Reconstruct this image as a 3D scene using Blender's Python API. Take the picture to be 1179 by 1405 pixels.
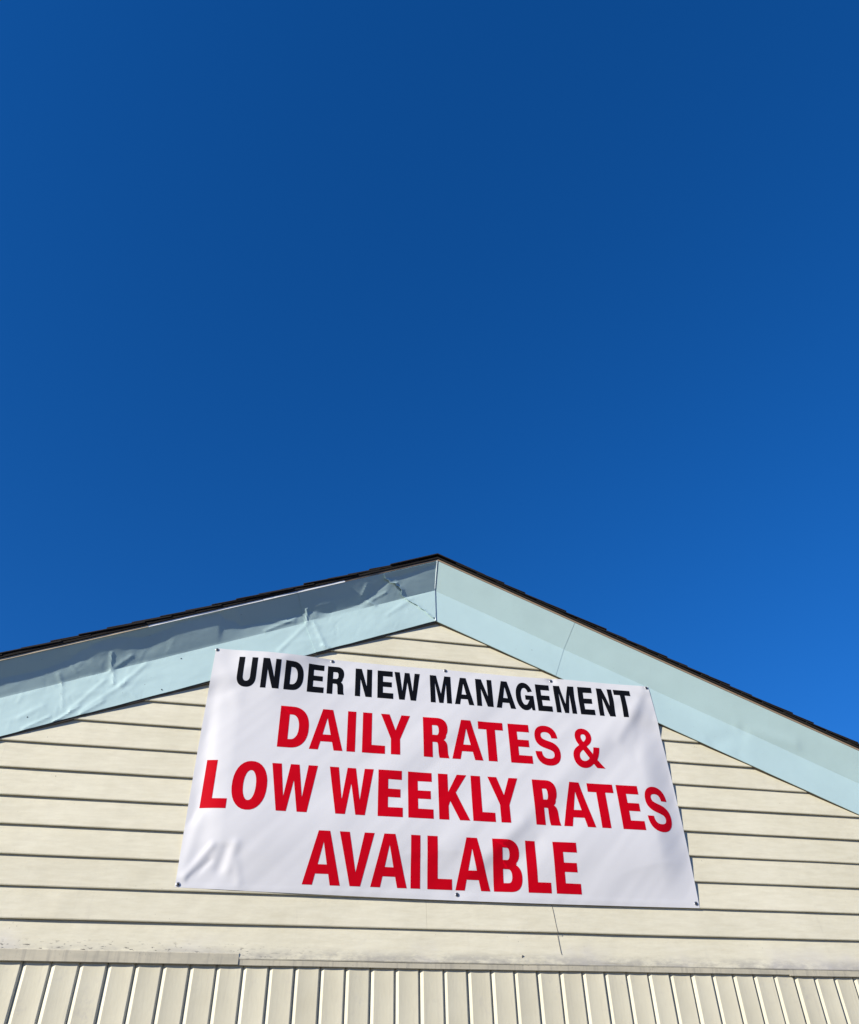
import bpy, bmesh, math, random
from mathutils import Vector, Matrix, noise
random.seed(7)
R = math.radians
scene = bpy.context.scene
for o in list(bpy.data.objects):
    bpy.data.objects.remove(o)
COL = scene.collection
Z0 = 2.46            # height of the reference siding lap above the ground

# ------------------------------------------------------------------ camera
cam_d = bpy.data.cameras.new('camera')
cam = bpy.data.objects.new('camera', cam_d)
COL.objects.link(cam)
scene.camera = cam
cam_d.sensor_fit = 'VERTICAL'
cam_d.sensor_height = 24.0
cam_d.lens = 24.0 * 1066.13 / 1405.0
cam_d.clip_start = 0.05
cam_d.clip_end = 3000.0
yaw, pitch, roll = 0.23752258, 0.69071472, -0.02732791
fw = Vector((math.sin(yaw) * math.cos(pitch), math.cos(yaw) * math.cos(pitch), math.sin(pitch)))
rt = Vector((math.cos(yaw), -math.sin(yaw), 0))
up = rt.cross(fw)
r2 = math.cos(roll) * rt + math.sin(roll) * up
u2 = -math.sin(roll) * rt + math.cos(roll) * up
M = Matrix((r2, u2, -fw)).transposed().to_4x4()
M.translation = Vector((0.0, -3.62554, -0.8609 + Z0))
cam.matrix_world = M

# ------------------------------------------------------------------ light
SUN_E, SUN_A = R(20.8), R(61.0)        # elevation; azimuth to the left of the wall's outward normal
to_sun = Vector((-math.cos(SUN_E) * math.sin(SUN_A), -math.cos(SUN_E) * math.cos(SUN_A), math.sin(SUN_E)))
world = bpy.data.worlds.new("World")
scene.world = world
world.use_nodes = True
wn, wl = world.node_tree.nodes, world.node_tree.links
bg = wn.get('Background') or wn.new('ShaderNodeBackground')
sky = wn.new('ShaderNodeTexSky')
sky.sky_type = 'NISHITA'
sky.sun_disc = False
sky.sun_elevation = SUN_E
sky.sun_rotation = math.pi + SUN_A
sky.altitude = 300.0
sky.air_density = 1.0
sky.dust_density = 0.0
sky.ozone_density = 10.0
# one even grade of the whole sky: the camera's deep, saturated blue
hsv = wn.new('ShaderNodeHueSaturation')
hsv.inputs["Saturation"].default_value = 1.185
tint = wn.new('ShaderNodeMix')
tint.data_type = 'RGBA'
tint.blend_type = 'MULTIPLY'
tint.inputs[0].default_value = 1.0
tint.inputs[7].default_value = (1.0, 0.78, 1.0, 1)
gam = wn.new('ShaderNodeGamma')
gam.inputs['Gamma'].default_value = 0.78
wl.new(sky.outputs['Color'], gam.inputs['Color'])
wl.new(gam.outputs['Color'], hsv.inputs['Color'])
wl.new(hsv.outputs['Color'], tint.inputs[6])
wl.new(tint.outputs[2], bg.inputs['Color'])
bg.inputs['Strength'].default_value = 0.134
sun_d = bpy.data.lights.new('sun', 'SUN')
sun_d.energy = 4.8
sun_d.angle = R(0.55)
sun_d.color = (1.0, 0.93, 0.82)
sun = bpy.data.objects.new('sun', sun_d)
COL.objects.link(sun)
sun.rotation_euler = to_sun.to_track_quat('Z', 'Y').to_euler()
sun.location = to_sun * 50

scene.view_settings.view_transform = 'Standard'
scene.view_settings.look = 'None'
scene.view_settings.gamma = 1.0
scene.view_settings.use_curve_mapping = False
scene.view_settings.exposure = 0.56

# ------------------------------------------------------------------ materials
class NT:
    def __init__(self, name):
        self.m = bpy.data.materials.new(name)
        self.m.use_nodes = True
        self.n = self.m.node_tree.nodes
        self.l = self.m.node_tree.links
        self.b = self.n['Principled BSDF']
        self.geo = self.n.new('ShaderNodeNewGeometry')
    def link(self, a, b):
        self.l.new(a, b)
    def mapping(self, scale, src=None, rot=(0, 0, 0)):
        mp = self.n.new('ShaderNodeMapping')
        mp.inputs['Scale'].default_value = scale
        mp.inputs['Rotation'].default_value = rot
        self.link(src or self.geo.outputs['Position'], mp.inputs['Vector'])
        return mp.outputs['Vector']
    def noise(self, scale, detail=4, rough=.55, vec=None, dist=0.0):
        t = self.n.new('ShaderNodeTexNoise')
        t.inputs['Scale'].default_value = scale
        t.inputs['Detail'].default_value = detail
        t.inputs['Roughness'].default_value = rough
        t.inputs['Distortion'].default_value = dist
        self.link(vec or self.geo.outputs['Position'], t.inputs['Vector'])
        return t.outputs['Fac']
    def ramp(self, fac, stops):
        r = self.n.new('ShaderNodeValToRGB')
        e = r.color_ramp.elements
        e[0].position, e[1].position = stops[0][0], stops[-1][0]
        def c4(c):
            return (c, c, c, 1) if isinstance(c, (int, float)) else (*c, 1)
        e[0].color, e[1].color = c4(stops[0][1]), c4(stops[-1][1])
        for p, c in stops[1:-1]:
            x = e.new(p)
            x.color = c4(c)
        self.link(fac, r.inputs['Fac'])
        return r.outputs['Color']
    def mix(self, fac, a, b, mode='MIX'):
        x = self.n.new('ShaderNodeMix')
        x.data_type = 'RGBA'
        x.blend_type = mode
        for s, v in ((x.inputs[0], fac), (x.inputs[6], a), (x.inputs[7], b)):
            if hasattr(v, 'links'):
                self.link(v, s)
            elif isinstance(v, (int, float)):
                s.default_value = v
            else:
                s.default_value = (*v, 1)
        return x.outputs[2]
    def math(self, op, a, b=0.0, clamp=False):
        x = self.n.new('ShaderNodeMath')
        x.operation = op
        x.use_clamp = clamp
        for s, v in ((x.inputs[0], a), (x.inputs[1], b)):
            if hasattr(v, 'links'):
                self.link(v, s)
            else:
                s.default_value = v
        return x.outputs[0]
    def rng(self, v, a, b, c=0.0, d=1.0, smooth=True):
        x = self.n.new('ShaderNodeMapRange')
        x.interpolation_type = 'SMOOTHSTEP' if smooth else 'LINEAR'
        self.link(v, x.inputs['Value'])
        for k, t in (('From Min', a), ('From Max', b), ('To Min', c), ('To Max', d)):
            x.inputs[k].default_value = t
        return x.outputs['Result']
    def xyz(self):
        s = self.n.new('ShaderNodeSeparateXYZ')
        self.link(self.geo.outputs['Position'], s.inputs[0])
        return s.outputs
    def bump(self, h, strength=.3, dist=.002):
        b = self.n.new('ShaderNodeBump')
        b.inputs['Strength'].default_value = strength
        b.inputs['Distance'].default_value = dist
        self.link(h, b.inputs['Height'])
        self.link(b.outputs['Normal'], self.b.inputs['Normal'])
    def objrand(self):
        return self.n.new('ShaderNodeObjectInfo').outputs['Random']
    def done(self, col=None, rough=.6, spec=.4):
        if col is not None:
            if hasattr(col, 'links'):
                self.link(col, self.b.inputs['Base Color'])
            else:
                self.b.inputs['Base Color'].default_value = (*col, 1)
        if hasattr(rough, 'links'):
            self.link(rough, self.b.inputs['Roughness'])
        else:
            self.b.inputs['Roughness'].default_value = rough
        self.b.inputs['Specular IOR Level'].default_value = spec
        return self.m

def mat_plain(name, col, rough=.6, spec=.4, metal=0.0, var=.12, sc=30):
    t = NT(name)
    f = t.ramp(t.noise(sc), [(0.3, 1 - var), (0.7, 1.0)])
    t.b.inputs['Metallic'].default_value = metal
    return t.done(t.mix(1.0, col, f, 'MULTIPLY'), rough, spec)

CREAM = (0.735, 0.697, 0.535)
def mat_siding():
    t = NT('cream_siding_paint')
    P = t.xyz()
    vx = t.mapping((1.0, 1, 6.0))
    blot = t.ramp(t.noise(2.2, 5, .6), [(.32, (.90, .895, .87)), (.66, (1.0, 1.0, 1.0))])
    grain = t.ramp(t.noise(9, 6, .65, vx), [(.3, (.91, .90, .88)), (.62, (1, 1, 1))])
    c = t.mix(1.0, CREAM, blot, 'MULTIPLY')
    c = t.mix(1.0, c, grain, 'MULTIPLY')
    rnd = t.rng(t.objrand(), 0, 1, .955, 1.0, False)
    cr = t.n.new('ShaderNodeCombineColor')
    for i in range(3):
        t.link(rnd, cr.inputs[i])
    c = t.mix(1.0, c, cr.outputs[0], 'MULTIPLY')
    # rain streaks of grey grime
    st = t.noise(1.0, 4, .6, t.mapping((22, 1, 1.6)))
    st = t.math('MULTIPLY', t.rng(st, .56, .78), t.rng(t.noise(1.3, 2), .45, .7))
    c = t.mix(t.math('MULTIPLY', st, .38), c, (.40, .37, .31))
    # dirt and worn paint along the bottom boards over the flashing
    low = t.rng(P[2], Z0 - .19, Z0 - .235)
    nz = t.noise(14, 6, .7, t.mapping((.55, 1, 1.4)))
    d = t.math('MULTIPLY', low, t.rng(nz, .36, .62))
    c = t.mix(t.math('MULTIPLY', d, .78), c, (.34, .325, .28))
    lav = t.math('MULTIPLY', t.rng(P[2], Z0 - .13, Z0 - .2), t.rng(t.noise(1.7, 4, .6), .5, .66))
    c = t.mix(t.math('MULTIPLY', lav, .40), c, (.52, .50, .50))
    fl = t.noise(80, 4, .65, t.mapping((.45, 1, 1.6)))
    left = t.rng(P[0], .55, -.35, .1, 1.0)
    peel = t.math('MULTIPLY', t.math('MULTIPLY', t.rng(P[2], Z0 - .175, Z0 - .215), left), t.rng(fl, .60, .645))
    c = t.mix(t.math('MULTIPLY', peel, .9), c, (.10, .09, .075))
    # few small dark specks everywhere
    sp = t.math('MULTIPLY', t.rng(t.noise(75, 2, .5), .72, .77), t.rng(t.noise(3.1, 3), .5, .62))
    c = t.mix(t.math('MULTIPLY', sp, .6), c, (.2, .18, .15))
    h = t.math('ADD', t.math('MULTIPLY', t.noise(60, 5, .7, t.mapping((.25, 1, 1.5))), .6), t.math('MULTIPLY', t.noise(9, 4, .6), .9))
    h = t.math('SUBTRACT', h, t.math('MULTIPLY', peel, .8))
    t.bump(h, .42, .0040)
    return t.done(c, t.rng(t.noise(20), .3, .7, .42, .62), .35)

def mat_board():
    t = NT('cream_board_paint')
    P = t.xyz()
    blot = t.ramp(t.noise(4.5, 5, .6), [(.3, (.90, .89, .87)), (.66, (1, 1, 1))])
    c = t.mix(1.0, (0.695, 0.657, 0.495), blot, 'MULTIPLY')
    rnd = t.rng(t.objrand(), 0, 1, .89, 1.0, False)
    cr = t.n.new('ShaderNodeCombineColor')
    for i in range(3):
        t.link(rnd, cr.inputs[i])
    c = t.mix(1.0, c, cr.outputs[0], 'MULTIPLY')
    st = t.noise(1.0, 5, .65, t.mapping((60, 1, 4)))
    c = t.mix(t.math('MULTIPLY', t.rng(st, .52, .75), .30), c, (.42, .39, .32))
    g = t.math('MULTIPLY', t.rng(t.noise(5, 5, .65), .55, .72), t.rng(t.noise(40, 4, .7), .4, .6))
    c = t.mix(t.math('MULTIPLY', g, .4), c, (.40, .38, .35))
    t.bump(t.noise(90, 4, .6, t.mapping((1, 1, .35))), .22, .002)
    return t.done(c, .5, .35)

def mat_flashing():
    t = NT('weathered_cream_flashing')
    n1 = t.noise(11, 6, .7, t.mapping((.4, 1, 1)))
    c = t.ramp(n1, [(.3, (.42, .395, .31)), (.55, (.54, .50, .38)), (.75, (.62, .57, .43))])
    st = t.noise(1.0, 4, .6, t.mapping((45, 1, 3)))
    c = t.mix(t.math('MULTIPLY', t.rng(st, .48, .68), .50), c, (.30, .285, .24))
    sp = t.rng(t.noise(120, 3, .6), .66, .72)
    c = t.mix(t.math('MULTIPLY', sp, .6), c, (.16, .15, .13))
    t.bump(n1, .3, .002)
    return t.done(c, .55, .3)

def mat_cladding(name, base, dirt=.5):
    t = NT(name)
    blot = t.ramp(t.noise(3.5, 5, .6), [(.3, (.93, .93, .93)), (.7, (1, 1, 1))])
    c = t.mix(1.0, base, blot, 'MULTIPLY')
    rot = t.mapping((30, 1, 3), None, (0, R(22), 0))
    st = t.rng(t.noise(1.0, 4, .6, rot), .6, .8)
    c = t.mix(t.math('MULTIPLY', st, .22 * dirt), c, (.30, .36, .38))
    sp = t.math('MULTIPLY', t.rng(t.noise(95, 3, .55), .70, .75), t.rng(t.noise(4, 3), .48, .62))
    c = t.mix(t.math('MULTIPLY', sp, dirt), c, (.16, .18, .19))
    t.bump(t.noise(26, 4, .6), .12, .003)
    return t.done(c, t.rng(t.noise(7), .3, .7, .38, .52), .35)

def mat_vinyl():
    t = NT('white_banner_vinyl')
    c = t.ramp(t.noise(3, 3), [(.3, (.645, .645, .65)), (.7, (.67, .67, .675))])
    wv = t.noise(700, 1, .5)
    t.bump(wv, .06, .0006)
    return t.done(c, .42, .4)

def mat_ink(name, col, rough, spec):
    t = NT(name)
    f = t.ramp(t.noise(40, 3), [(.3, .93), (.7, 1.0)])
    t.bump(t.noise(700, 1, .5), .05, .0005)
    return t.done(t.mix(1.0, col, f, 'MULTIPLY'), rough, spec)

def mat_shingle():
    t = NT('black_asphalt_shingle')
    c = t.ramp(t.noise(420, 3, .7), [(.3, (.012, .011, .011)), (.6, (.030, .027, .025)), (.8, (.075, .066, .058))])
    t.bump(t.noise(420, 3, .7), .8, .003)
    return t.done(c, .95, .15)

def mat_ground():
    t = NT('worn_asphalt_lot')
    c = t.ramp(t.noise(.8, 8, .65), [(.3, (.085, .075, .056)), (.7, (.125, .11, .083))])
    t.bump(t.noise(60, 4), .3, .004)
    return t.done(c, .9, .2)

SIDING, BOARD, FLASH = mat_siding(), mat_board(), mat_flashing()
CLAD = mat_cladding('pale_blue_metal', (.475, .642, .642))
CLAD_L = mat_cladding('pale_blue_crumpled_metal', (.475, .642, .642), .9)
VINYL = mat_vinyl()
RED = mat_ink('red_ink', (.52, .0008, .009), .5, .06)
BLACK = mat_ink('black_ink', (.005, .005, .0055), .42, .12)
SHINGLE = mat_shingle()
SHEATH = mat_plain('dark_sheathing', (.09, .075, .06), .9)
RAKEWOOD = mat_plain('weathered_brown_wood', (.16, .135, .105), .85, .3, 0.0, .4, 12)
TAN = mat_plain('tan_drip_metal', (.50, .42, .30), .5)
LIT_LIP = mat_plain('sunlit_lip_white', (.78, .80, .80), .45)  # white colour paints in the sunlight on the crown's bent top lip
BROWN_EDGE = mat_plain('brown_drip_metal', (.30, .22, .15), .6)
SEAL = mat_plain('pale_sealant', (.62, .72, .74), .6)
STEEL = mat_plain('zinc_steel', (.55, .55, .54), .35, .5, .9)
DARKSTEEL = mat_plain('dark_screw_steel', (.035, .033, .032), .45, .5, .4)
WIRE = mat_plain('dark_wire', (.17, .155, .13), .7)
PLAIN_WALL = mat_plain('cream_render', (.62, .57, .44), .8)
GROUND = mat_ground()

# ------------------------------------------------------------------ object helpers
ORG = {}
def empty(name, loc, parent=None):
    o = bpy.data.objects.new(name, None)
    COL.objects.link(o)
    o.empty_display_size = .2
    base = Vector((0, 0, 0))
    if parent:
        o.parent = parent
        base = ORG[parent.name]
    o.location = Vector(loc) - base
    ORG[o.name] = Vector(loc)
    return o
def obj(name, verts, faces, mat, parent=None, origin=None, smooth=False, uv=None):
    """verts are in wall coordinates (z from the reference lap); the object gets its own origin."""
    W = [Vector((v[0], v[1], v[2] + Z0)) for v in verts]
    if origin is None:
        lo = [min(v[i] for v in W) for i in range(3)]
        hi = [max(v[i] for v in W) for i in range(3)]
        origin = Vector(((lo[0] + hi[0]) / 2, (lo[1] + hi[1]) / 2, lo[2]))
    me = bpy.data.meshes.new(name)
    me.from_pydata([tuple(v - origin) for v in W], [], faces)
    me.materials.append(mat)
    if smooth:
        me.polygons.foreach_set('use_smooth', [True] * len(me.polygons))
    me.update()
    o = bpy.data.objects.new(name, me)
    COL.objects.link(o)
    ORG[o.name] = origin
    o.location = origin
    if parent:
        o.parent = parent
        o.location = origin - ORG[parent.name]
    return o
def fixn(o):
    bm = bmesh.new()
    bm.from_mesh(o.data)
    bmesh.ops.recalc_face_normals(bm, faces=bm.faces)
    bm.to_mesh(o.data)
    bm.free()
    return o
def sharp(o, deg):
    o.data.set_sharp_from_angle(angle=R(deg))
    return o
def thicken(o, th, deg):
    md = o.modifiers.new('sheet', 'SOLIDIFY')
    md.thickness = th
    md.offset = -1.0
    dg = bpy.context.evaluated_depsgraph_get()
    me = bpy.data.meshes.new_from_object(o.evaluated_get(dg))
    me.name = o.data.name
    o.modifiers.clear()
    o.data = me
    return sharp(o, deg)
def box(name, a, b, mat, parent=None):
    (x0, y0, z0), (x1, y1, z1) = a, b
    v = [(x, y, z) for z in (z0, z1) for y in (y0, y1) for x in (x0, x1)]
    f = [(0, 2, 3, 1), (4, 5, 7, 6), (0, 1, 5, 4), (1, 3, 7, 5), (3, 2, 6, 7), (2, 0, 4, 6)]
    return obj(name, v, f, mat, parent)
def tag(o, label, cat=None, group=None, kind=None):
    o['label'] = label
    if cat:
        o['category'] = cat
    if group:
        o['group'] = group
    if kind:
        o['kind'] = kind
    return o
def nz(x, y=0.0, z=0.0):
    return noise.noise(Vector((x, y, z)))
def sstep(a, b, x):
    t = min(1, max(0, (x - a) / (b - a)))
    return t * t * (3 - 2 * t)
def interp(x, pts):
    if x <= pts[0][0]:
        return pts[0][1]
    for (a, va), (b, vb) in zip(pts, pts[1:]):
        if x <= b:
            t = sstep(a, b, x)
            return va + (vb - va) * t
    return pts[-1][1]

# ------------------------------------------------------------------ the setting
GZ = -Z0
g = obj('ground', [(-400, -400, GZ), (400, -400, GZ), (400, 400, GZ), (-400, 400, GZ)], [(0, 1, 2, 3)], GROUND)
g['kind'] = 'structure'

XA, SL = 0.889, 0.41                       # apex of the gable and slope of the rakes
PA = math.atan(SL)
CP, SP = math.cos(PA), math.sin(PA)
HALF = 4.15
XL, XR = XA - HALF, XA + HALF
DEPTH = 11.0
bld = empty('motel_building', (XA, 0, 0))
tag(bld, 'cream sided gable end of a motel with pale blue rake trim under the banner', 'building')

# --- gable wall backing and lap siding boards
def rake(x, zap):
    return zap - SL * abs(x - XA)
zt = 1.60
gv = []
for y in (.014, .10):
    gv += [(XL, y, -.26), (XR, y, -.26), (XR, y, rake(XR, zt)), (XA, y, zt), (XL, y, rake(XL, zt))]
gable = fixn(obj('gable_wall', gv, [(0, 1, 2, 3, 4), (9, 8, 7, 6, 5)] + [(i, (i + 1) % 5, 5 + (i + 1) % 5, 5 + i) for i in range(5)], SHEATH, bld))
LAP = .118
def siding(k, xa, xb, endl, endr):
    z0, z1 = k * LAP, (k + 1) * LAP + .012
    if k == -2:
        z0 = -.245
    zc = 1.50
    def lim(z):                             # where the rake cuts the board
        d = (zc - z) / SL
        return XA - d, XA + d
    n = max(2, int((xb - xa) / .16))
    rows = []
    for i in range(n + 1):
        u = i / n
        col = []
        xm = xa + (xb - xa) * u
        j = .0012 * nz(xm * 1.3, k * 3.1) + .0006 * nz(xm * 7, k * 5.7)
        jy = .0024 * nz(xm * .9, k * 2.3 + 50) + .0011 * nz(xm * 5, k + 9)
        for (y, z) in ((-.0045, z0 + .016), (-.0088, z0 + .0006), (-.0105, z0), (-.0158, z0 + .0010), (-.0172, z0 + .0046), (-.0100, (z0 + z1) / 2), (-.0026, z1), (-.0005, z1)):
            a, b = xa, xb
            l, r = lim(z)
            if endl:
                a = max(xa, l)
            if endr:
                b = min(xb, r)
            x = a + (b - a) * u
            zz = z + (j if z < z0 + .01 else 0)
            col.append((x, y + (jy if y < .01 else 0), zz))
        rows.append(col)
    v = [p for c in rows for p in c]
    m = 8
    f = []
    for i in range(n):
        for q in range(m):
            a, b = i * m + q, i * m + (q + 1) % m
            f.append((a, b, b + m, a + m))
    f.append(tuple(range(m))[::-1])
    f.append(tuple(n * m + q for q in range(m)))
    o = fixn(obj('siding_board', v, f, SIDING, gable))
    return o
joints = {-2: [-1.9, 2.9 + .9], -1: [.8128, -2.2], 0: [.8128, -2.4], 1: [.2], 2: [1.4], 3: [.55], 4: [1.9], 5: [.9], 6: [], 7: [], 8: []}
for k in range(-2, 12):
    z0 = max(k * LAP, -.245)
    d = (1.50 - z0) / SL
    a, b = max(XL, XA - d), min(XR, XA + d)
    if b - a < .15:
        continue
    js = sorted(x for x in joints.get(k, []) if a + .2 < x < b - .2)
    xs = [a] + js + [b]
    for i in range(len(xs) - 1):
        siding(k, xs[i] + (.0003 if i else 0), xs[i + 1] - (.0003 if i < len(xs) - 2 else 0), i == 0, i == len(xs) - 2)

# --- lower wall of upright boards with bevelled joints
G0, GS = -0.7624, 0.102951
lower = box('lower_wall', (XL, .0112, GZ + .10), (XR, .0995, -.262), BOARD, bld)
zb, ztop = GZ + .12, -.2545
def plank(x0, x1):
    pr = [(x0 + .0018, .0108), (x0 + .0018, .0078), (x0 + .0140, .0005), (x0 + .0158, 0.0), (x0 + .028, .0010), (x0 + .045, .0016), (x0 + .065, .0016), (x0 + .082, .0010), (x1 - .008, 0.0), (x1 - .0062, .0007), (x1 - .0010, .0068), (x1 - .0010, .0108)]
    m = len(pr)
    v = [(x, y, zb) for x, y in pr] + [(x, y, ztop) for x, y in pr]
    f = [(i, (i + 1) % m, m + (i + 1) % m, m + i) for i in range(m)] + [tuple(range(m))[::-1], tuple(range(m, 2 * m))]
    return sharp(fixn(obj('wall_board', v, f, BOARD, lower, smooth=True)), 14)
# groove centre lines at G0 + GS*i ; dark line sits on the groove
i0 = math.ceil((XL - G0) / GS)
i1 = math.floor((XR - G0) / GS)
first = plank(G0 + GS * i0, G0 + GS * (i0 + 1))
for i in range(i0 + 1, i1):
    c = first.copy()
    COL.objects.link(c)
    c.parent = lower
    c.location.x += GS * (i - i0)
    c.location.y += random.uniform(-.0012, .0006)
    c.rotation_euler = (0, random.uniform(-.0004, .0004), random.uniform(-.012, .012))
    c.location.z += random.uniform(-.003, .0015)
corner1 = box('corner_board', (XL - .03, -.012, GZ + .10), (G0 + GS * i0 - .001, .09, -.27), BOARD, bld)
corner2 = box('corner_board', (G0 + GS * i1 + .001, -.012, GZ + .10), (XR + .03, .09, -.27), BOARD, bld)
box('foundation', (XL - .01, .004, GZ - .15), (XR + .01, DEPTH, GZ + .0995), GROUND, bld)

# --- drip cap flashing over the boards, three lengths
def drip_cap(xa, xb, ztop_, zbot, out):
    n = max(4, int((xb - xa) / .05))
    v, f = [], []
    for i in range(n + 1):
        x = xa + (xb - xa) * i / n
        w = .0016 * nz(x * 2.1, 3.3) + .0007 * nz(x * 11, 1.2)
        o_ = .0012 * nz(x * 3.1, 8.8)
        pr = [(-.004, ztop_ + .003), (-.0135 - out, ztop_ - .0005), (-.0155 - out, ztop_ - .003), (-.0118 - out, zbot + .002), (-.0095 - out, zbot), (-.0015, zbot + .003)]
        v += [(x, y + o_, z + w) for y, z in pr]
    m = 6
    for i in range(n):
        for q in range(m):
            a, b = i * m + q, i * m + (q + 1) % m
            f.append((a, b, b + m, a + m))
    f += [tuple(range(m)), tuple(n * m + q for q in range(m))]
    return fixn(obj('drip_cap', v, f, FLASH, bld))
drip_cap(XL, .0385, -.2225, -.2640, .0035)
mid_cap = drip_cap(.0392, 2.505, -.2300, -.2655, 0.0)
drip_cap(2.5058, XR, -.2315, -.2695, .0005)
# small bent nail standing on the flashing
def cyl(name, p0, p1, r0, r1, mat, parent, n=10, caps=True):
    p0, p1 = Vector(p0), Vector(p1)
    d = (p1 - p0).normalized()
    q = d.to_track_quat('Z', 'Y')
    v = []
    for p, r in ((p0, r0), (p1, r1)):
        for i in range(n):
            a = 2 * math.pi * i / n
            v.append(tuple(p + q @ Vector((r * math.cos(a), r * math.sin(a), 0))))
    f = [(i, (i + 1) % n, n + (i + 1) % n, n + i) for i in range(n)]
    if caps:
        f += [tuple(range(n))[::-1], tuple(range(n, 2 * n))]
    return obj(name, v, f, mat, parent)
cyl('nail', (1.2296, -.008, -.226), (1.2310, -.016, -.2085), .0028, .0042, STEEL, mid_cap)

# --- rake cladding: bent pale blue metal, two faces each side, mitred at the apex
ZREF = 1.42
PROF = []          # (y, height above ZREF at the apex, v) from the return lip up to the crown's top
PROF += [(-.0225, .0010, -.12), (-.0240, -.0012, -.04), (-.0265, .000, 0.0)]
for i in range(1, 29):
    PROF.append((-.0265 - .0005 * i / 28, .198 * i / 28, i / 28))
for i in range(1, 27):
    t = i / 26
    PROF.append((-.027 - .083 * t, .198 + .152 * t, 1 + t))
TK = [(-2.2, .5), (-1.19, .52), (-1.0, .50), (-.93, .56), (-.85, .80), (-.78, .93), (-.71, .90), (-.66, .80), (-.60, .72), (-.5, .80), (-.44, .95), (-.27, .96), (-.22, .66), (-.12, .36), (.08, .26), (.20, .32), (.30, .12), (.46, .16), (.54, .42), (.62, .78), (.90, .88)]
def ridge(x, t, x0, t0, x1, t1, w):
    """soft crease along the segment (x0,t0)-(x1,t1) in x / profile space (t scaled by .17 m)"""
    k = .17
    ax, at, bx, bt = x0, t0 * k, x1, t1 * k
    px, pt = x - ax, t * k - at
    dx, dt = bx - ax, bt - at
    L = dx * dx + dt * dt
    h = min(1, max(0, (px * dx + pt * dt) / L))
    d2 = (px - h * dx) ** 2 + (pt - h * dt) ** 2
    return math.exp(-d2 / (w * w))
CRL = [(-.72, 1.0, -.73, 1.50, .007, .0026), (-.72, 1.0, -.64, 1.28, .010, .0020), (-.71, 1.0, -.695, .62, .007, .0022), (-.92, 1.0, -.885, .30, .005, .0012), (-.92, .97, -.94, 1.25, .008, .0020),
       (-.66, .5, -.57, .95, .012, .0022), (-.85, .2, -.74, .75, .010, .0020), (-.80, .1, -.64, .55, .010, .0018), (-1.05, .35, -.97, .5, .012, .0016), (-.90, .0, -.82, .22, .008, .0030), (-.80, .02, -.72, .20, .008, .0026), (-1.02, .03, -.93, .16, .008, .0024),
       (.185, 1.0, .178, 1.42, .006, .0040), (.20, 1.0, .06, .35, .012, .0020), (.22, .95, .29, .1, .009, .0022), (.12, 1.1, .02, 1.3, .010, .0020), (.275, .16, .31, .02, .008, .0035),
       (.49, 1.75, .47, 1.45, .007, .0020), (.55, 1.0, .51, 1.16, .007, .0030), (.53, 1.2, .60, 1.34, .008, .0020), (.60, 1.8, .66, 1.55, .006, .0040),
       (-.17, 1.85, -.15, 1.45, .009, .0022), (-.02, 1.05, .12, 1.2, .010, .0026), (.62, .6, .75, .9, .012, .0018)]
crr = random.Random(21)
for _ in range(46):
    cx, sp = crr.choice(((-.90, .10), (-.76, .12), (-.70, .08), (-.62, .08), (.20, .10), (.26, .05), (.64, .10), (-1.05, .10)))
    x0 = crr.gauss(cx, sp)
    v0 = crr.uniform(.05, .95) if crr.random() < .85 else crr.uniform(1.0, 1.35)
    an = crr.uniform(.5, 2.4)
    ln = crr.uniform(.015, .06)
    CRL.append((x0, v0, x0 + ln * math.cos(an), v0 + ln * math.sin(an) / .17, crr.uniform(.003, .006), crr.choice((1, 1, -1)) * crr.uniform(.0003, .0009)))
def dent_left(x, v):
    d = 0.0
    if v > 1:
        t = v - 1
        tk = interp(x, TK) + .035 * nz(x * 7, 4.4)
        tk = min(.96, max(.06, tk))
        c = .0090
        e = .035
        a = t / tk
        b = (1 - t) / (1 - tk)
        s = min(a, b) if abs(a - b) > e else (a + b) / 2 - e / 4 - (a - b) ** 2 / (4 * e)
        hi = sstep(.70, .92, tk)
        d -= c * max(0, s) * (1 - .45 * hi)
        fade = math.sin(math.pi * min(1, t)) ** .5
    else:
        fade = max(0.0, min(1, v / .25)) * 1.0
    crumple = .22 + .78 * max(math.exp(-((x + .78) / .38) ** 2), math.exp(-((x - .22) / .14) ** 2), .8 * math.exp(-((x - .62) / .2) ** 2))
    d += fade * crumple * (.0016 * nz(x * 6, v * 1.6, 1.7) + .0007 * nz(x * 17, v * 3.7, 5.1) + .0003 * nz(x * 41, v * 8, 9.2) - .0034 * min(.35, abs(nz(x * 5.3 + v * 1.1, v * 1.6 - x * 1.2, 3.3))) - .0014 * min(.3, abs(nz(x * 13 - v * 1.7, v * 2.9 + x * 2.1, 8.4))) + .0021)
    for (x0, t0, x1, t1, w, a) in CRL:
        if abs(x - (x0 + x1) / 2) < abs(x1 - x0) / 2 + 3 * w:
            d += a * ridge(x, v, x0, t0, x1, t1, w) * (fade if v > 1.5 else 1)
    return d
def dent_right(x, v):
    d = 0.0
    fade = math.sin(math.pi * (v - 1)) if v > 1 else max(0, min(1, v / .3))
    d += fade * (.0012 * nz(x * 2.3, v * 1.3, 4) + .0005 * nz(x * 9, v * 2.9, 2))
    d += .0030 * ridge(x, v, 2.60, 1.02, 2.90, 1.32, .035) - .0022 * ridge(x, v, 2.62, 1.0, 2.42, .15, .035)
    d -= .0012 * ridge(x, v, 2.62, 1.0, 2.56, .2, .03)
    return d
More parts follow.
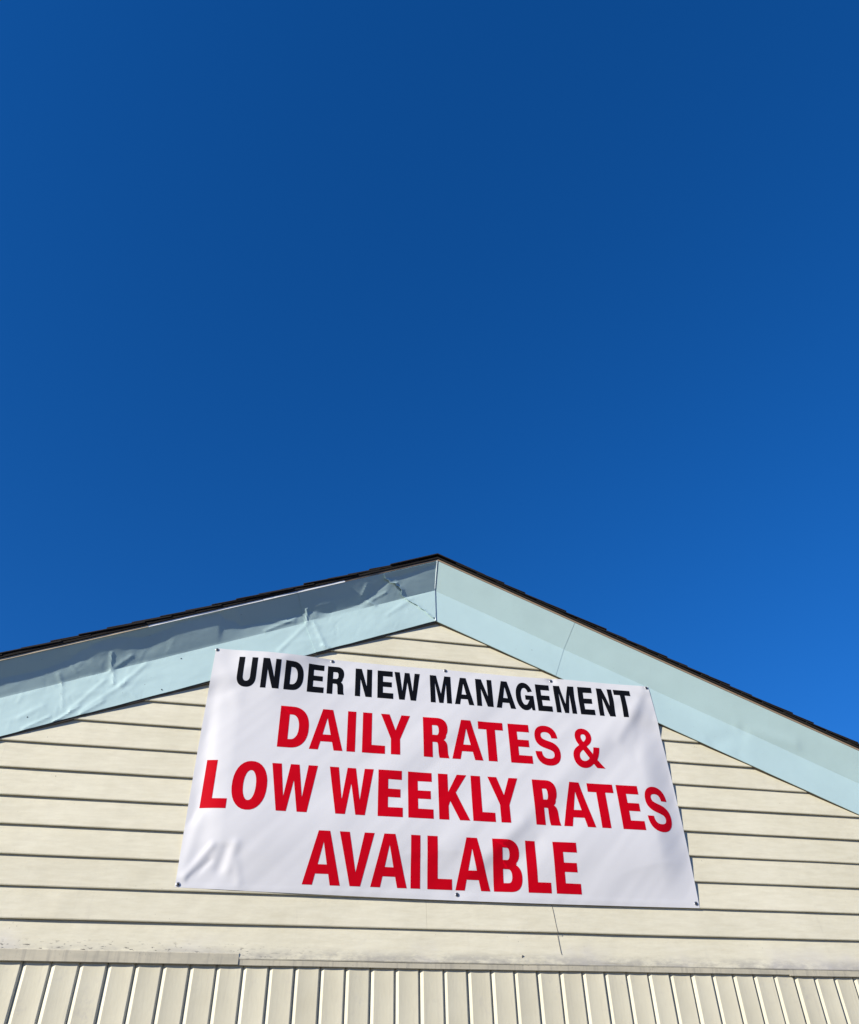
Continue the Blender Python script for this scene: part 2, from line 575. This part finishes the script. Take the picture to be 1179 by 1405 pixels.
def rake_pt(side, s, y, h, v, off=0.0):
    n = h * CP                               # offset square to the slope, in the wall plane
    x = s * CP + n * SP
    z = ZREF + n * CP - s * SP
    X = XA + side * x
    d = dent_left(X, v) if side < 0 else dent_right(X, v)
    d += off
    # frieze faces straight out; crown leans down
    if v > 1:
        yy, hh = -.873 * d, -.488 * d
    elif v >= 0:
        yy, hh = -d, 0.0
    else:
        yy, hh = 0.0, (.0016 * nz(X * 13, 2.2) + .0018 * nz(X * 4.1, 7.2)) * (1.0 if side < 0 else .3)
    if v == 0.0:
        hh = (.0022 * nz(X * 13, 2.2) + .0022 * nz(X * 4.1, 7.2) + .0075 * math.exp(-((X + .86) / .10) ** 2) * abs(nz(X * 24, 6.1))) * (1.0 if side < 0 else .25)
    return (X + side * hh * CP * SP, y + yy, z + hh * CP * CP)
def cladding(side, sa, sb, mat, prof=PROF, off=0.0, apex=False, step=.007, label=None):
    n = max(4, int((sb - sa) / step))
    v, f = [], []
    for i in range(n + 1):
        u = i / n
        for (y, h, vv) in prof:
            a = sa
            if apex:
                a = -h * CP * SP / CP
            v.append(rake_pt(side, a + (sb - a) * u, y, h, vv, off))
    m = len(prof)
    for i in range(n):
        for q in range(m - 1):
            a = i * m + q
            f.append((a, a + 1, a + 1 + m, a + m) if side < 0 else (a, a + m, a + 1 + m, a + 1))
    o = obj('rake_cladding', v, f, mat, bld, smooth=True)
    thicken(o, .0012, 13)
    if label:
        o['label'] = label
    return o
SEND = 4.62
cladding(1, 0, .7225, CLAD, apex=True, off=.0012)
cladding(1, .7225 - .02, 3.70, CLAD, off=.0002)
cladding(1, 3.68, SEND, CLAD, off=-.0026, step=.05)
cladding(-1, 0, .697, CLAD_L, apex=True, label='crumpled pale blue metal with a torn seam near the apex')
cladding(-1, .697 - .02, 2.75, CLAD_L, off=-.0022, label='dented and creased pale blue metal, its upper face in shade')
cladding(-1, 2.73, SEND, CLAD_L, off=-.0042, step=.05)

# torn overlapping patch at the apex of the left rake
JAG = [(0.10, .872), (.30, .838), (.42, .824), (.55, .795), (.66, .782), (.72, .765), (.80, .748), (.92, .722), (1.0, .716), (1.06, .700), (1.16, .688), (1.30, .690), (1.42, .674), (1.50, .655), (1.58, .648), (1.63, .620), (1.72, .612), (1.80, .590), (1.90, .584), (2.0, .575)]
def jag(v):
    if v <= JAG[0][0]:
        return JAG[0][1]
    for (a, x0), (b, x1) in zip(JAG, JAG[1:]):
        if v <= b:
            return x0 + (x1 - x0) * (v - a) / (b - a) + .004 * nz(v * 23, 1.0)
    return JAG[-1][1]
pv, pf = [], []
rowsP = []
for i in range(61):
    vv = .10 + 1.88 * i / 60
    if vv <= 1:
        y, h = -.0265 - .0005 * vv, .198 * vv
    else:
        y, h = -.027 - .083 * (vv - 1), .198 + .152 * (vv - 1)
    s_ap = -h * SP
    xj = jag(vv)
    n_ = h * CP
    s_j = ((XA - xj) - n_ * SP) / CP
    row = []
    for j in range(15):
        u = j / 14
        s = s_j + (s_ap + .0005 - s_j) * u
        curl = .0034 + .0060 * math.exp(-((s_j - s) / .010) ** 2) * (.5 + .8 * abs(nz(vv * 6, 3.1)))
        row.append(rake_pt(-1, s, y, h, vv, curl))
    rowsP.append(row)
pv = [p for r_ in rowsP for p in r_]
for i in range(60):
    for j in range(14):
        a = i * 15 + j
        pf.append((a, a + 15, a + 16, a + 1))
patch = fixn(obj('apex_patch', pv, pf, CLAD_L, bld, smooth=True))
thicken(patch, .0012, 14)
patch['label'] = 'torn overlapping sheet of blue metal next to the apex'
# mitre bead at the apex
bv = []
for i, (y, h, vv) in enumerate(PROF[2:]):
    bv.append((y, h))
mv, mf = [], []
for i, (y, h) in enumerate(bv):
    zz = ZREF + h
    wob = .0016 * nz(i * .6, 5.0)
    for dx, dy in ((-.0045, .002), (-.003, -.0045), (.003, -.0045), (.0045, .002)):
        mv.append((XA + dx + wob, y + dy, zz + dy * .3))
for i in range(len(bv) - 1):
    for q in range(3):
        a = i * 4 + q
        mf.append((a, a + 1, a + 5, a + 4))
fixn(obj('mitre_bead', mv, mf, SEAL, bld, smooth=True))
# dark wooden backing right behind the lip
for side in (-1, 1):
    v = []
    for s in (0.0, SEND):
        lip = -.0085 if side < 0 else -.0015  # left edge hangs lower; its dark wood thickens the shade line under the frieze
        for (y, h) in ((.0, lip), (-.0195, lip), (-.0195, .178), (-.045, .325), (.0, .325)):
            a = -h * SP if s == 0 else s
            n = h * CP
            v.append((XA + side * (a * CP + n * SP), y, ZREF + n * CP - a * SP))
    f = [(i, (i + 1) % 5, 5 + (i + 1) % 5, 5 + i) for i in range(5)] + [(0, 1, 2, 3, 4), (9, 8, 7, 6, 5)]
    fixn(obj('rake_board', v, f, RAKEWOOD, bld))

# --- roof: deck, drip edge strips, shingles whose ends show along the rakes
roof = empty('roof', (XA, 0, Z0 + 1.77), bld)
HD = .353                                     # underside of the drip edge above ZREF, square heights measured at the apex
def slope_pt(side, s, y, h):
    n = h * CP
    return (XA + side * (s * CP + n * SP), y, ZREF + n * CP - s * SP)
for side in (-1, 1):
    v = []
    for s in (0.0, SEND + .05):
        for (y, h) in ((-.100, .3535), (-.100, .3625), (DEPTH + .2, .3625), (DEPTH + .2, .3535)):
            v.append(slope_pt(side, -h * SP if s == 0 else s, y, h))
    f = [(i, (i + 1) % 4, 4 + (i + 1) % 4, 4 + i) for i in range(4)] + [(0, 1, 2, 3), (7, 6, 5, 4)]
    fixn(obj('roof_deck', v, f, SHEATH, roof))
def drip_edge(side, sa, sb, h0, h1, mat, out=.1135):
    n = max(2, int((sb - sa) / .04))
    v, f = [], []
    for i in range(n + 1):
        s = sa + (sb - sa) * i / n
        w = .0014 * nz(s * 6 * side, 2.0)
        for (y, h) in ((-out + .002, h0), (-out, h0 + w), (-out, h1 + w * .3), (-out + .004, h1)):
            ss = s
            if sa == 0 and i == 0:
                ss = -h * SP
            v.append(slope_pt(side, ss, y, h))
    m = 4
    for i in range(n):
        for q in range(4):
            a, b = i * m + q, i * m + (q + 1) % m
            f.append((a, b, b + m, a + m))
    f += [(0, 1, 2, 3), tuple(n * m + q for q in range(m))]
    return fixn(obj('drip_edge', v, f, mat, roof))
drip_edge(1, 0, 1.7, .3505, .3615, BROWN_EDGE, .1130)
drip_edge(1, 1.702, SEND, .3505, .3615, BROWN_EDGE, .1125)
drip_edge(-1, 0, .43, .3515, .3610, BROWN_EDGE, .1118)
drip_edge(-1, .432, .885, .3490, .3610, LIT_LIP, .1128)  # the two white lengths stand in for the crown's sunlit top lip
drip_edge(-1, .887, 1.46, .3495, .3610, LIT_LIP, .1118)
drip_edge(-1, 1.462, 2.9, .3500, .3610, TAN, .1124)
drip_edge(-1, 2.902, SEND, .3500, .3610, TAN, .1118)
# one shingle: a slab lying on the course below, its end flush with the rake edge
EXP = .125
def shingle(side, s_low, h, th, ylo, yhi, tilt):
    L = .30
    v = []
    for ds, dh in ((0, tilt), (-L, 0.0)):
        s = s_low + ds
        for y, hh in ((ylo, h + dh), (ylo + .001, h + dh + th), (yhi, h + dh + th), (yhi, h + dh)):
            v.append(slope_pt(side, s, y, hh))
    f = [(0, 1, 2, 3), (7, 6, 5, 4)] + [(i, (i + 1) % 4, 4 + (i + 1) % 4, 4 + i) for i in range(4)]
    return v, f
rows_n = int(SEND / EXP)
for side in (-1, 1):
    # older layer under the new shingles reads as one dark band
    n = 120
    v, f = [], []
    for i in range(n + 1):
        s = (SEND + .03) * i / n
        j = .0025 * nz(s * 9, side * 3.0) + .0018 * nz(s * 31, side * 5.0)
        for (y, h) in ((-.118 + j, .3632), (-.119 + j, .3735), (.35, .3735), (.35, .3632)):
            v.append(slope_pt(side, -h * SP if i == 0 else s, y, h))
    for i in range(n):
        for q in range(4):
            a, b = i * 4 + q, i * 4 + (q + 1) % 4
            f.append((a, b, b + 4, a + 4))
    f += [(0, 1, 2, 3), tuple(n * 4 + q for q in range(4))]
    fixn(obj('starter_strip', v, f, SHINGLE, roof))
    for k in range(rows_n):
        s_low = SEND + .03 - k * EXP + random.uniform(-.006, .006)
        if s_low - .30 < -.10:
            continue
        y = (-.123 if side < 0 else -.127) + random.uniform(-.005, .004)
        hh = .3738 + random.uniform(0, .0012)
        v, f = shingle(side, s_low, hh, .0055, y, .45 + .1 * (k % 3), .0135 + random.uniform(-.002, .003))
        fixn(obj('shingle', v, f, SHINGLE, roof))
# the rest of the roof covering, too far back to pick apart
v, f = [], []
for side in (-1, 1):
    for k in range(rows_n):
        s_low = SEND + .03 - k * EXP
        if s_low - .3 < -.1:
            continue
        vv, ff = shingle(side, s_low, .3736, .0055, .68, DEPTH + .25, .0135)
        o_ = len(v)
        v += vv
        f += [tuple(o_ + i for i in q) for q in ff]
tag(fixn(obj('shingle_field', v, f, SHINGLE, roof)), 'black shingles covering the rest of the roof', kind='stuff')
# ridge cap shingles bent over the peak
for k in range(8):
    y0 = -.128 + k * .14
    v = []
    for y, dh in ((y0, .004), (y0 + .26, 0.0)):
        for h in (.382 + dh, .3885 + dh):
            v += [slope_pt(-1, .15, y, h), slope_pt(-1, -h * SP + .0, y, h), slope_pt(1, .15, y, h)]
    f = [(0, 1, 4, 3), (1, 2, 5, 4), (6, 9, 10, 7), (7, 10, 11, 8), (3, 4, 10, 9), (4, 5, 11, 10), (0, 6, 7, 1), (1, 7, 8, 2), (0, 3, 9, 6), (2, 8, 11, 5)]
    fixn(obj('ridge_cap', v, f, SHINGLE, roof))

# --- the rest of the building behind the gable
box('side_wall', (XL, .101, GZ + .10), (XL + .12, DEPTH, rake(XL, 1.70)), PLAIN_WALL, bld)
box('side_wall', (XR - .12, .101, GZ + .10), (XR, DEPTH, rake(XR, 1.70)), PLAIN_WALL, bld)
bw = []
for y in (DEPTH - .12, DEPTH):
    bw += [(XL + .121, y, GZ + .1), (XR - .121, y, GZ + .1), (XR - .121, y, rake(XR - .121, 1.7)), (XA, y, 1.7), (XL + .121, y, rake(XL + .121, 1.7))]
fixn(obj('back_wall', bw, [(0, 1, 2, 3, 4), (9, 8, 7, 6, 5)] + [(i, (i + 1) % 5, 5 + (i + 1) % 5, 5 + i) for i in range(5)], PLAIN_WALL, bld))

# nail heads in the blue metal
for (X, h, y) in ((-.412, .168, -.0265), (-.472, .02, -.0265), (-1.02, .06, -.0265), (.45, .10, -.0265), (2.0, .17, -.0265)):
    z = rake(X, ZREF) + h
    cyl('nail', (X, y + .003, z), (X, y - .0006, z), .0030, .0026, DARKSTEEL, bld, 8)

# ------------------------------------------------------------------ the banner
BX0, BX1 = -.254, 2.112
def banner_edges(v):
    v = min(1, max(0, v))
    l = -.254 - .004 * math.sin(math.pi * v)
    r = 2.122 - .025 * v + .016 * max(0, math.sin(math.pi * v)) ** .8
    return l, r
def gauss(x, z, x0, z0, x1, z1, w):
    dx, dz = x1 - x0, z1 - z0
    L = dx * dx + dz * dz
    h = min(1, max(0, ((x - x0) * dx + (z - z0) * dz) / L))
    d2 = (x - x0 - h * dx) ** 2 + (z - z0 - h * dz) ** 2
    return math.exp(-d2 / (w * w))
TOPS = [(-.247, 1.118), (.335, 1.116), (.936, 1.120), (1.528, 1.114), (2.086, 1.117)]
BOTS = [(-.243, .024), (.951, .022), (2.108, .020)]
FOLDS = [  # x0,z0,x1,z1,width,amplitude (outward +)
    (1.05, .16, 2.02, 1.02, .050, .0060), (1.22, .17, 2.10, .93, .060, -.0055), (.93, .22, 1.60, .86, .045, .0030),
    (.62, .50, 1.22, 1.02, .050, .0028), (.75, .48, 1.3, .97, .045, -.0024), (.40, .36, .86, .80, .06, .0024), (1.00, .10, 1.28, .34, .03, .0032), (1.12, .06, 1.35, .26, .03, -.003),
    (2.07, 1.10, 1.86, .80, .030, .0046), (2.06, 1.06, 1.94, .72, .034, -.0030), (2.06, 1.11, 1.74, .96, .035, .0032),
    (-.225, .05, -.13, .18, .016, .0066), (-.235, .06, -.20, .30, .026, .0045), (-.20, .045, -.13, .12, .011, -.0044), (-.05, .09, -.03, .19, .020, .0052), (-.09, .09, -.07, .17, .020, -.0048), (.0, .04, -.02, .12, .018, .0030),
    (-.24, 1.10, -.12, .86, .035, .0030), (-.20, .9, -.15, .3, .04, .0025), (-.225, .9, -.222, .3, .03, -.0030),
    (.0, 1.08, .06, .93, .05, .0030), (.14, 1.10, .12, .95, .035, -.0018)]
def hem(x, z):
    return 0
def fab(x, z):
    """how far the cloth stands out from the wall plane at x, z"""
    d = .0166
    fr = z - (ZREF - SL * abs(x - XA))           # above the frieze's lower edge
    d += .0130 * sstep(-.10, .02, fr)
    v = z / 1.13
    # belly between fixings
    tn = min(math.hypot((x - a) * .9, (z - b) * 1.6) for a, b in TOPS)
    bn = min(math.hypot((x - a) * .55, (z - b) * 1.4) for a, b in BOTS)
    b1 = .021 * max(0, math.sin(math.pi * min(1, max(0, v)) ** .85)) ** .8
    d += b1 * min(1, tn / .25) * min(1, bn / .25)
    d += .0085 * math.exp(-((z - .27) / .17) ** 2) * sstep(-.25, .1, x) * (1 - .7 * sstep(1.9, 2.12, x))
    d += .015 * math.exp(-((x - .05) / .19) ** 2) * sstep(.70, 1.06, z) * min(1, tn / .12)
    le, re = banner_edges(v)
    d = .0166 + .0130 * sstep(-.10, .02, fr) + (d - .0166 - .0130 * sstep(-.10, .02, fr)) * sstep(-.02, .17, x - le) * sstep(-.02, .17, re - x)
    for (x0, z0, x1, z1, w, a) in FOLDS:
        d += .62 * a * gauss(x, z, x0, z0, x1, z1, w)
    # fine diagonal slackness
    p, q = x * .7 + z * .7, x * .7 - z * .7
    d += .0016 * nz(p * 1.3, q * 9.0, 2.0) + .0007 * nz(p * 3.0, q * 22, 6.0)
    # hems stay flat, edges curl a little
    d += .0007 * (1 - sstep(.024, .03, z)) 
    # pinned at the screws
    for (a, b) in TOPS + BOTS:
        pin = math.exp(-((x - a) ** 2 + (z - b) ** 2) / .024 ** 2)
        base = .0168 + (.0130 if z - (ZREF - SL * abs(x - XA)) > -.02 else 0)
        d = d * (1 - pin) + base * pin
    return max(d, .0172 + .0113 * sstep(-.02, .0, fr))
NX, NZ = 300, 150
def cloth_xz(u, v):
    l, r = banner_edges(v)
    x = l + (r - l) * u
    # top edge scallops very slightly between screws, bottom edge sags
    sag = 0.0
    for (a, _), (b, _) in zip(TOPS, TOPS[1:]):
        if a < x < b:
            sag = -.003 * math.sin(math.pi * (x - a) / (b - a))
    zt_ = 1.127 + sag
    zb_ = .012 * (1 - u) ** 2 - .006 * math.sin(math.pi * u) + .001
    return x, zb_ + (zt_ - zb_) * v
v, f = [], []
for i in range(NX + 1):
    for j in range(NZ + 1):
        x, z = cloth_xz(i / NX, j / NZ)
        v.append((x, -fab(x, z), z))
for i in range(NX):
    for j in range(NZ):
        a = i * (NZ + 1) + j
        f.append((a, a + NZ + 1, a + NZ + 2, a + 1))
banner = empty('vinyl_banner', (.93, -.015, Z0))
tag(banner, 'white vinyl banner with red and black lettering screwed to the cream gable', 'banner')
sheet = obj('sheet', v, f, VINYL, banner, smooth=True)
thicken(sheet, .0008, 50)

# --- lettering: condensed bold capitals as outlines, printed onto the cloth
def el(cx, cy, rx, ry, a0, a1, n=14, p=2.0):
    out = []
    for i in range(n + 1):
        a = R(a0 + (a1 - a0) * i / n)
        c, s = math.cos(a), math.sin(a)
        out.append((cx + rx * math.copysign(abs(c) ** (2 / p), c), cy + ry * math.copysign(abs(s) ** (2 / p), s)))
    return out
def bz(p0, p1, p2, p3, n=10):
    o = []
    for i in range(1, n + 1):
        t = i / n
        a, b, c, d = (1 - t) ** 3, 3 * t * (1 - t) ** 2, 3 * t * t * (1 - t), t ** 3
        o.append((a * p0[0] + b * p1[0] + c * p2[0] + d * p3[0], a * p0[1] + b * p1[1] + c * p2[1] + d * p3[1]))
    return o
def path(start, *segs):
    o = [start]
    for s in segs:
        if len(s) == 2 and not isinstance(s[0], tuple):
            o.append(s)
        else:
            o += bz(o[-1], *s)
    return o
def glyph(ch, W, H, S):
    T = .198 * H
    S = S * 1.10
    if ch == 'U':
        return [[(0, H)] + el(W / 2, .34 * H, W / 2, .352 * H, 180, 360, 20, 2.3) + [(W, H), (W - S, H)] + el(W / 2, .34 * H, W / 2 - S, .352 * H - T, 360, 180, 18, 2.2) + [(S, H)]]
    if ch == 'N':
        k = S * 1.12
        return [[(0, 0), (0, H), (k, H), (W - S * .93, .36 * H), (W - S * .93, H), (W, H), (W, 0), (W - k, 0), (S * .93, .64 * H), (S * .93, 0)]]
    if ch == 'D':
        return [[(0, 0), (0, H), (.40 * W, H)] + el(.40 * W, H / 2, .60 * W, H / 2, 90, -90, 22, 2.35),
                [(S, T), (S, H - T), (.40 * W, H - T)] + el(.40 * W, H / 2, .60 * W - S * 1.04, H / 2 - T, 90, -90, 18, 2.25)]
    if ch == 'E':
        return [[(0, 0), (0, H), (.965 * W, H), (.965 * W, H - T), (S, H - T), (S, .595 * H), (.91 * W, .595 * H), (.91 * W, .415 * H), (S, .415 * H), (S, T), (W, T), (W, 0)]]
    if ch == 'R':
        o = [(0, 0), (0, H), (.56 * W, H)] + el(.56 * W, .735 * H, .41 * W, .265 * H, 90, -35, 16, 2.3)
        o += bz(o[-1], (.90 * W, .50 * H), (.85 * W, .46 * H), (.80 * W, .445 * H), 5)
        o += bz(o[-1], (.93 * W, .40 * H), (.945 * W, .33 * H), (.95 * W, .22 * H), 7)
        o += [(.96 * W, .10 * H), (W, .0), (W - S * 1.08, 0)]
        o += bz(o[-1], (W - S * 1.18, .08 * H), (W - S * 1.17, .16 * H), (W - S * 1.19, .22 * H), 5)
        o += bz(o[-1], (W - S * 1.21, .34 * H), (.56 * W, .375 * H), (.50 * W, .375 * H), 7) + [(S, .375 * H), (S, 0)]
        hgt = (H - T - .555 * H) / 2
        return [o, [(S, .555 * H), (S, H - T), (.50 * W, H - T)] + el(.52 * W, .555 * H + hgt, .45 * W - S, hgt, 90, -90, 12, 2.3)]
    if ch == 'W':
        return [[(0, H), (.175 * W, 0), (.385 * W, 0), (.5 * W, .66 * H), (.615 * W, 0), (.825 * W, 0), (W, H), (.795 * W, H), (.70 * W, .30 * H), (.595 * W, H), (.405 * W, H), (.30 * W, .30 * H), (.205 * W, H)]]
    if ch == 'M':
        s = S * .92
        return [[(0, 0), (0, H), (.30 * W, H), (.5 * W, .33 * H), (.70 * W, H), (W, H), (W, 0), (W - s, 0), (W - s, .74 * H), (.60 * W, 0), (.40 * W, 0), (s, .74 * H), (s, 0)]]
    if ch == 'A':
        return [[(0, 0), (.345 * W, H), (.655 * W, H), (W, 0), (.735 * W, 0), (.675 * W, .20 * H), (.325 * W, .20 * H), (.265 * W, 0)], [(.378 * W, .37 * H), (.5 * W, .79 * H), (.622 * W, .37 * H)]]
    if ch == 'T':
        return [[(0, H), (W, H), (W, H - T), (.5 * W + S / 2, H - T), (.5 * W + S / 2, 0), (.5 * W - S / 2, 0), (.5 * W - S / 2, H - T), (0, H - T)]]
    if ch == 'I':
        return [[(0, 0), (0, H), (W, H), (W, 0)]]
    if ch == 'L':
        return [[(0, 0), (0, H), (S, H), (S, T), (W, T), (W, 0)]]
    if ch == 'Y':
        return [[(0, H), (.295 * W, H), (.5 * W, .60 * H), (.705 * W, H), (W, H), (.5 * W + S / 2, .385 * H), (.5 * W + S / 2, 0), (.5 * W - S / 2, 0), (.5 * W - S / 2, .385 * H)]]
    if ch == 'O':
        return [el(.5 * W, .5 * H, .5 * W, .515 * H, 0, 348, 30, 2.2), el(.5 * W, .5 * H, .5 * W - S * 1.05, .515 * H - T, 0, 348, 26, 2.15)]
    if ch == 'K':
        return [[(0, 0), (0, H), (S, H), (S, .595 * H), (.635 * W, H), (.955 * W, H), (.575 * W, .60 * H), (W, 0), (.67 * W, 0), (.38 * W, .405 * H), (S, .30 * H), (S, 0)]]
    if ch == 'V':
        return [[(0, H), (.285 * W, H), (.5 * W, .245 * H), (.715 * W, H), (W, H), (.645 * W, 0), (.355 * W, 0)]]
    if ch == 'B':
        o = [(0, 0), (0, H), (.52 * W, H)] + el(.52 * W, .745 * H, .42 * W, .255 * H, 90, -48, 14, 2.3)
        o += bz(o[-1], (.86 * W, .535 * H), (.83 * W, .525 * H), (.80 * W, .52 * H), 4)
        o += bz(o[-1], (.94 * W, .47 * H), (W, .39 * H), (W, .28 * H), 7)
        o += bz(o[-1], (W, .09 * H), (.86 * W, 0), (.58 * W, 0), 9)
        a, b = .60 * H, H - .165 * H
        c, d = .165 * H, .43 * H
        return [o, [(S, a), (S, b), (.5 * W, b)] + el(.5 * W, (a + b) / 2, .44 * W - S, (b - a) / 2, 90, -90, 10, 2.3),
                [(S, c), (S, d), (.52 * W, d)] + el(.52 * W, (c + d) / 2, .48 * W - S, (d - c) / 2, 90, -90, 10, 2.3)]
    if ch == 'G':
        o = el(.5 * W, .5 * H, .48 * W, .515 * H, 22, 300, 30, 2.15)
        o += [(.80 * W, .10 * H), (.85 * W, 0), (W, 0), (W, .545 * H), (.53 * W, .545 * H), (.53 * W, .375 * H), (.76 * W, .375 * H)]
        o += el(.51 * W, .5 * H, .5 * W - S * 1.02, .515 * H - T, -38, -330, 26, 2.1)
        return [o]
    if ch == 'S':
        q = path((598, 500), ((594, 650), (490, 737), (322, 737)), ((155, 737), (57, 655), (57, 520)), ((57, 395), (140, 338), (278, 303)), ((400, 273), (480, 262), (480, 194)), ((480, 135), (430, 110), (342, 110)),
                 ((240, 110), (190, 155), (188, 238)), (38, 238), ((41, 70), (150, -19), (335, -19)), ((520, -19), (629, 72), (629, 214)), ((629, 340), (545, 400), (400, 436)), ((270, 468), (207, 482), (207, 544)), ((207, 592), (245, 612), (316, 612)), ((395, 612), (448, 580), (454, 500)))
        return [[((x - 38) / 591 * W, (y + 19) / 756 * 1.03 * H - .015 * H) for x, y in q[:-1] + [q[-1]]]]
    if ch == '&':
        q = path((705, 0), (525, 0), (458, 72), ((400, 15), (330, -19), (240, -19)), ((110, -19), (40, 70), (40, 185)), ((40, 290), (105, 350), (200, 402)), ((160, 455), (135, 505), (135, 565)), ((135, 665), (215, 730), (315, 730)), ((420, 730), (495, 665), (495, 565)), ((495, 480), (430, 425), (360, 385)), (468, 250), ((485, 290), (495, 330), (500, 375)), (632, 375), ((622, 290), (595, 215), (552, 150)))
        h1 = path((302, 470), ((345, 495), (372, 525), (372, 565)), ((372, 597), (350, 617), (317, 617)), ((283, 617), (262, 596), (262, 560)), ((262, 530), (275, 505), (301, 472)))[:-1]
        h2 = path((270, 315), ((215, 285), (178, 245), (178, 192)), ((178, 140), (215, 108), (265, 108)), ((310, 108), (350, 130), (382, 165)))
        N = lambda L: [((x - 40) / 665 * W, (y + 19) / 749 * 1.03 * H - .015 * H) for x, y in L]
        return [N(q), N(h1), N(h2)]
LINES = [
 ('UNDER NEW MANAGEMENT', BLACK, .929, .158, .0258, [('U', -.133, -.041), ('N', -.015, .075), ('D', .099, .193), ('E', .215, .298), ('R', .314, .401), ('N', .457, .543), ('E', .572, .654), ('W', .661, .796), ('M', .850, .962), ('A', .978, 1.081), ('N', 1.097, 1.186), ('A', 1.203, 1.309), ('G', 1.314, 1.415), ('E', 1.432, 1.513), ('M', 1.535, 1.649), ('E', 1.671, 1.753), ('N', 1.778, 1.868), ('T', 1.878, 1.975)]),
 ('DAILY RATES &', RED, .634, .208, .0415, [('D', .098, .240), ('A', .248, .408), ('I', .427, .468), ('L', .502, .614), ('Y', .592, .740), ('R', .806, .935), ('A', .950, 1.108), ('T', 1.093, 1.224), ('E', 1.252, 1.367), ('S', 1.387, 1.521), ('&', 1.589, 1.756)]),
 ('LOW WEEKLY RATES', RED, .337, .217, .0430, [('L', -.208, -.096), ('O', -.083, .073), ('W', .086, .297), ('W', .353, .561), ('E', .584, .701), ('E', .727, .847), ('K', .874, 1.022), ('L', 1.037, 1.147), ('Y', 1.122, 1.274), ('R', 1.349, 1.474), ('A', 1.489, 1.651), ('T', 1.638, 1.774), ('E', 1.793, 1.912), ('S', 1.936, 2.069)]),
 ('AVAILABLE', RED, .040, .221, .0430, [('A', .265, .428), ('V', .415, .572), ('A', .561, .723), ('I', .740, .783), ('L', .816, .929), ('A', .944, 1.105), ('B', 1.122, 1.259), ('L', 1.284, 1.394), ('E', 1.418, 1.539)]),
]
def letters(text, mat, zb_, H, S, lst, label):
    bm = bmesh.new()
    for ch, xa, xb in lst:
        es = []
        for c in glyph(ch, xb - xa, H, S):
            vs = [bm.verts.new((xa + x, 0.0, zb_ + z)) for x, z in c]
            es += [bm.edges.new((vs[i], vs[(i + 1) % len(vs)])) for i in range(len(vs))]
        bmesh.ops.triangle_fill(bm, edges=es, use_beauty=True, use_dissolve=False, normal=(0, -1, 0))
    step = .014
    def cut(co, no):
        bmesh.ops.bisect_plane(bm, geom=bm.verts[:] + bm.edges[:] + bm.faces[:], dist=1e-6, plane_co=co, plane_no=no)
    x0, x1 = lst[0][1], lst[-1][2]
    for i in range(1, int((x1 - x0) / step) + 1):
        cut((x0 + i * step, 0, 0), (1, 0, 0))
    for i in range(1, int(H / step) + 1):
        cut((0, 0, zb_ + i * step), (0, 0, 1))
    for w in bm.verts:
        w.co.y = -fab(w.co.x, w.co.z) - .0009
    bmesh.ops.recalc_face_normals(bm, faces=bm.faces)
    for fc in bm.faces:
        if fc.normal.y > 0:
            fc.normal_flip()
    bm.verts.index_update()
    V = [tuple(w.co) for w in bm.verts]
    F = [tuple(w.index for w in fc.verts) for fc in bm.faces]
    bm.free()
    o = obj('lettering', V, F, mat, banner, smooth=True)
    o['label'] = label
for ln, lb in zip(LINES, ('black printed line UNDER NEW MANAGEMENT', 'red printed line DAILY RATES &', 'red printed line LOW WEEKLY RATES', 'red printed line AVAILABLE')):
    letters(*ln, lb)

# --- grommets with screws
def grommet(x, z):
    d = fab(x, z)
    y = -d - .0006
    n, m = 14, 6
    v, f = [], []
    for i in range(n):
        a = 2 * math.pi * i / n
        for j in range(m):
            b = 2 * math.pi * j / m
            r = .0070 + .0023 * math.cos(b)
            v.append((x + r * math.cos(a), y - .0014 * math.sin(b) - .0006, z + r * math.sin(a)))
    for i in range(n):
        for j in range(m):
            f.append((i * m + j, ((i + 1) % n) * m + j, ((i + 1) % n) * m + (j + 1) % m, i * m + (j + 1) % m))
    o = fixn(obj('grommet', v, f, STEEL, banner, smooth=True))
    v, f = [], []
    n = 8
    rings = [(.0066, -.0002), (.0066, .0022), (.0056, .0042), (.0030, .0052)]
    for r, h in rings:
        for i in range(n):
            a = 2 * math.pi * i / n + .3
            v.append((x + r * .70 * math.cos(a) + .0008, y - h, z + r * .70 * math.sin(a) - .0006))
    for k in range(len(rings) - 1):
        for i in range(n):
            f.append((k * n + i, k * n + (i + 1) % n, (k + 1) * n + (i + 1) % n, (k + 1) * n + i))
    f.append(tuple(range(3 * n, 4 * n)))
    fixn(obj('screw', v, f, DARKSTEEL, o))
for x, z in TOPS + BOTS:
    grommet(x, z)

# ------------------------------------------------------------------ thin wire hanging below the banner
pts = [(1.3942, -.0062, -.004), (1.397, -.0106, -.04), (1.4005, -.0160, -.09), (1.4030, -.0192, -.1145), (1.4035, -.0190, -.1190), (1.4042, -.0075, -.126), (1.4070, -.0109, -.165), (1.4095, -.0140, -.196), (1.4120, -.0146, -.2035)]
v, f = [], []
n = 6
for p in pts:
    for i in range(n):
        a = 2 * math.pi * i / n
        v.append((p[0] + .0009 * math.cos(a), p[1] + .0009 * math.sin(a), p[2]))
for k in range(len(pts) - 1):
    for i in range(n):
        f.append((k * n + i, k * n + (i + 1) % n, (k + 1) * n + (i + 1) % n, (k + 1) * n + i))
f += [tuple(range(n)), tuple((len(pts) - 1) * n + i for i in range(n))]
w = fixn(obj('hanging_wire', v, f, WIRE, smooth=True))
tag(w, 'thin dark wire hanging down the siding below the right half of the banner', 'wire')
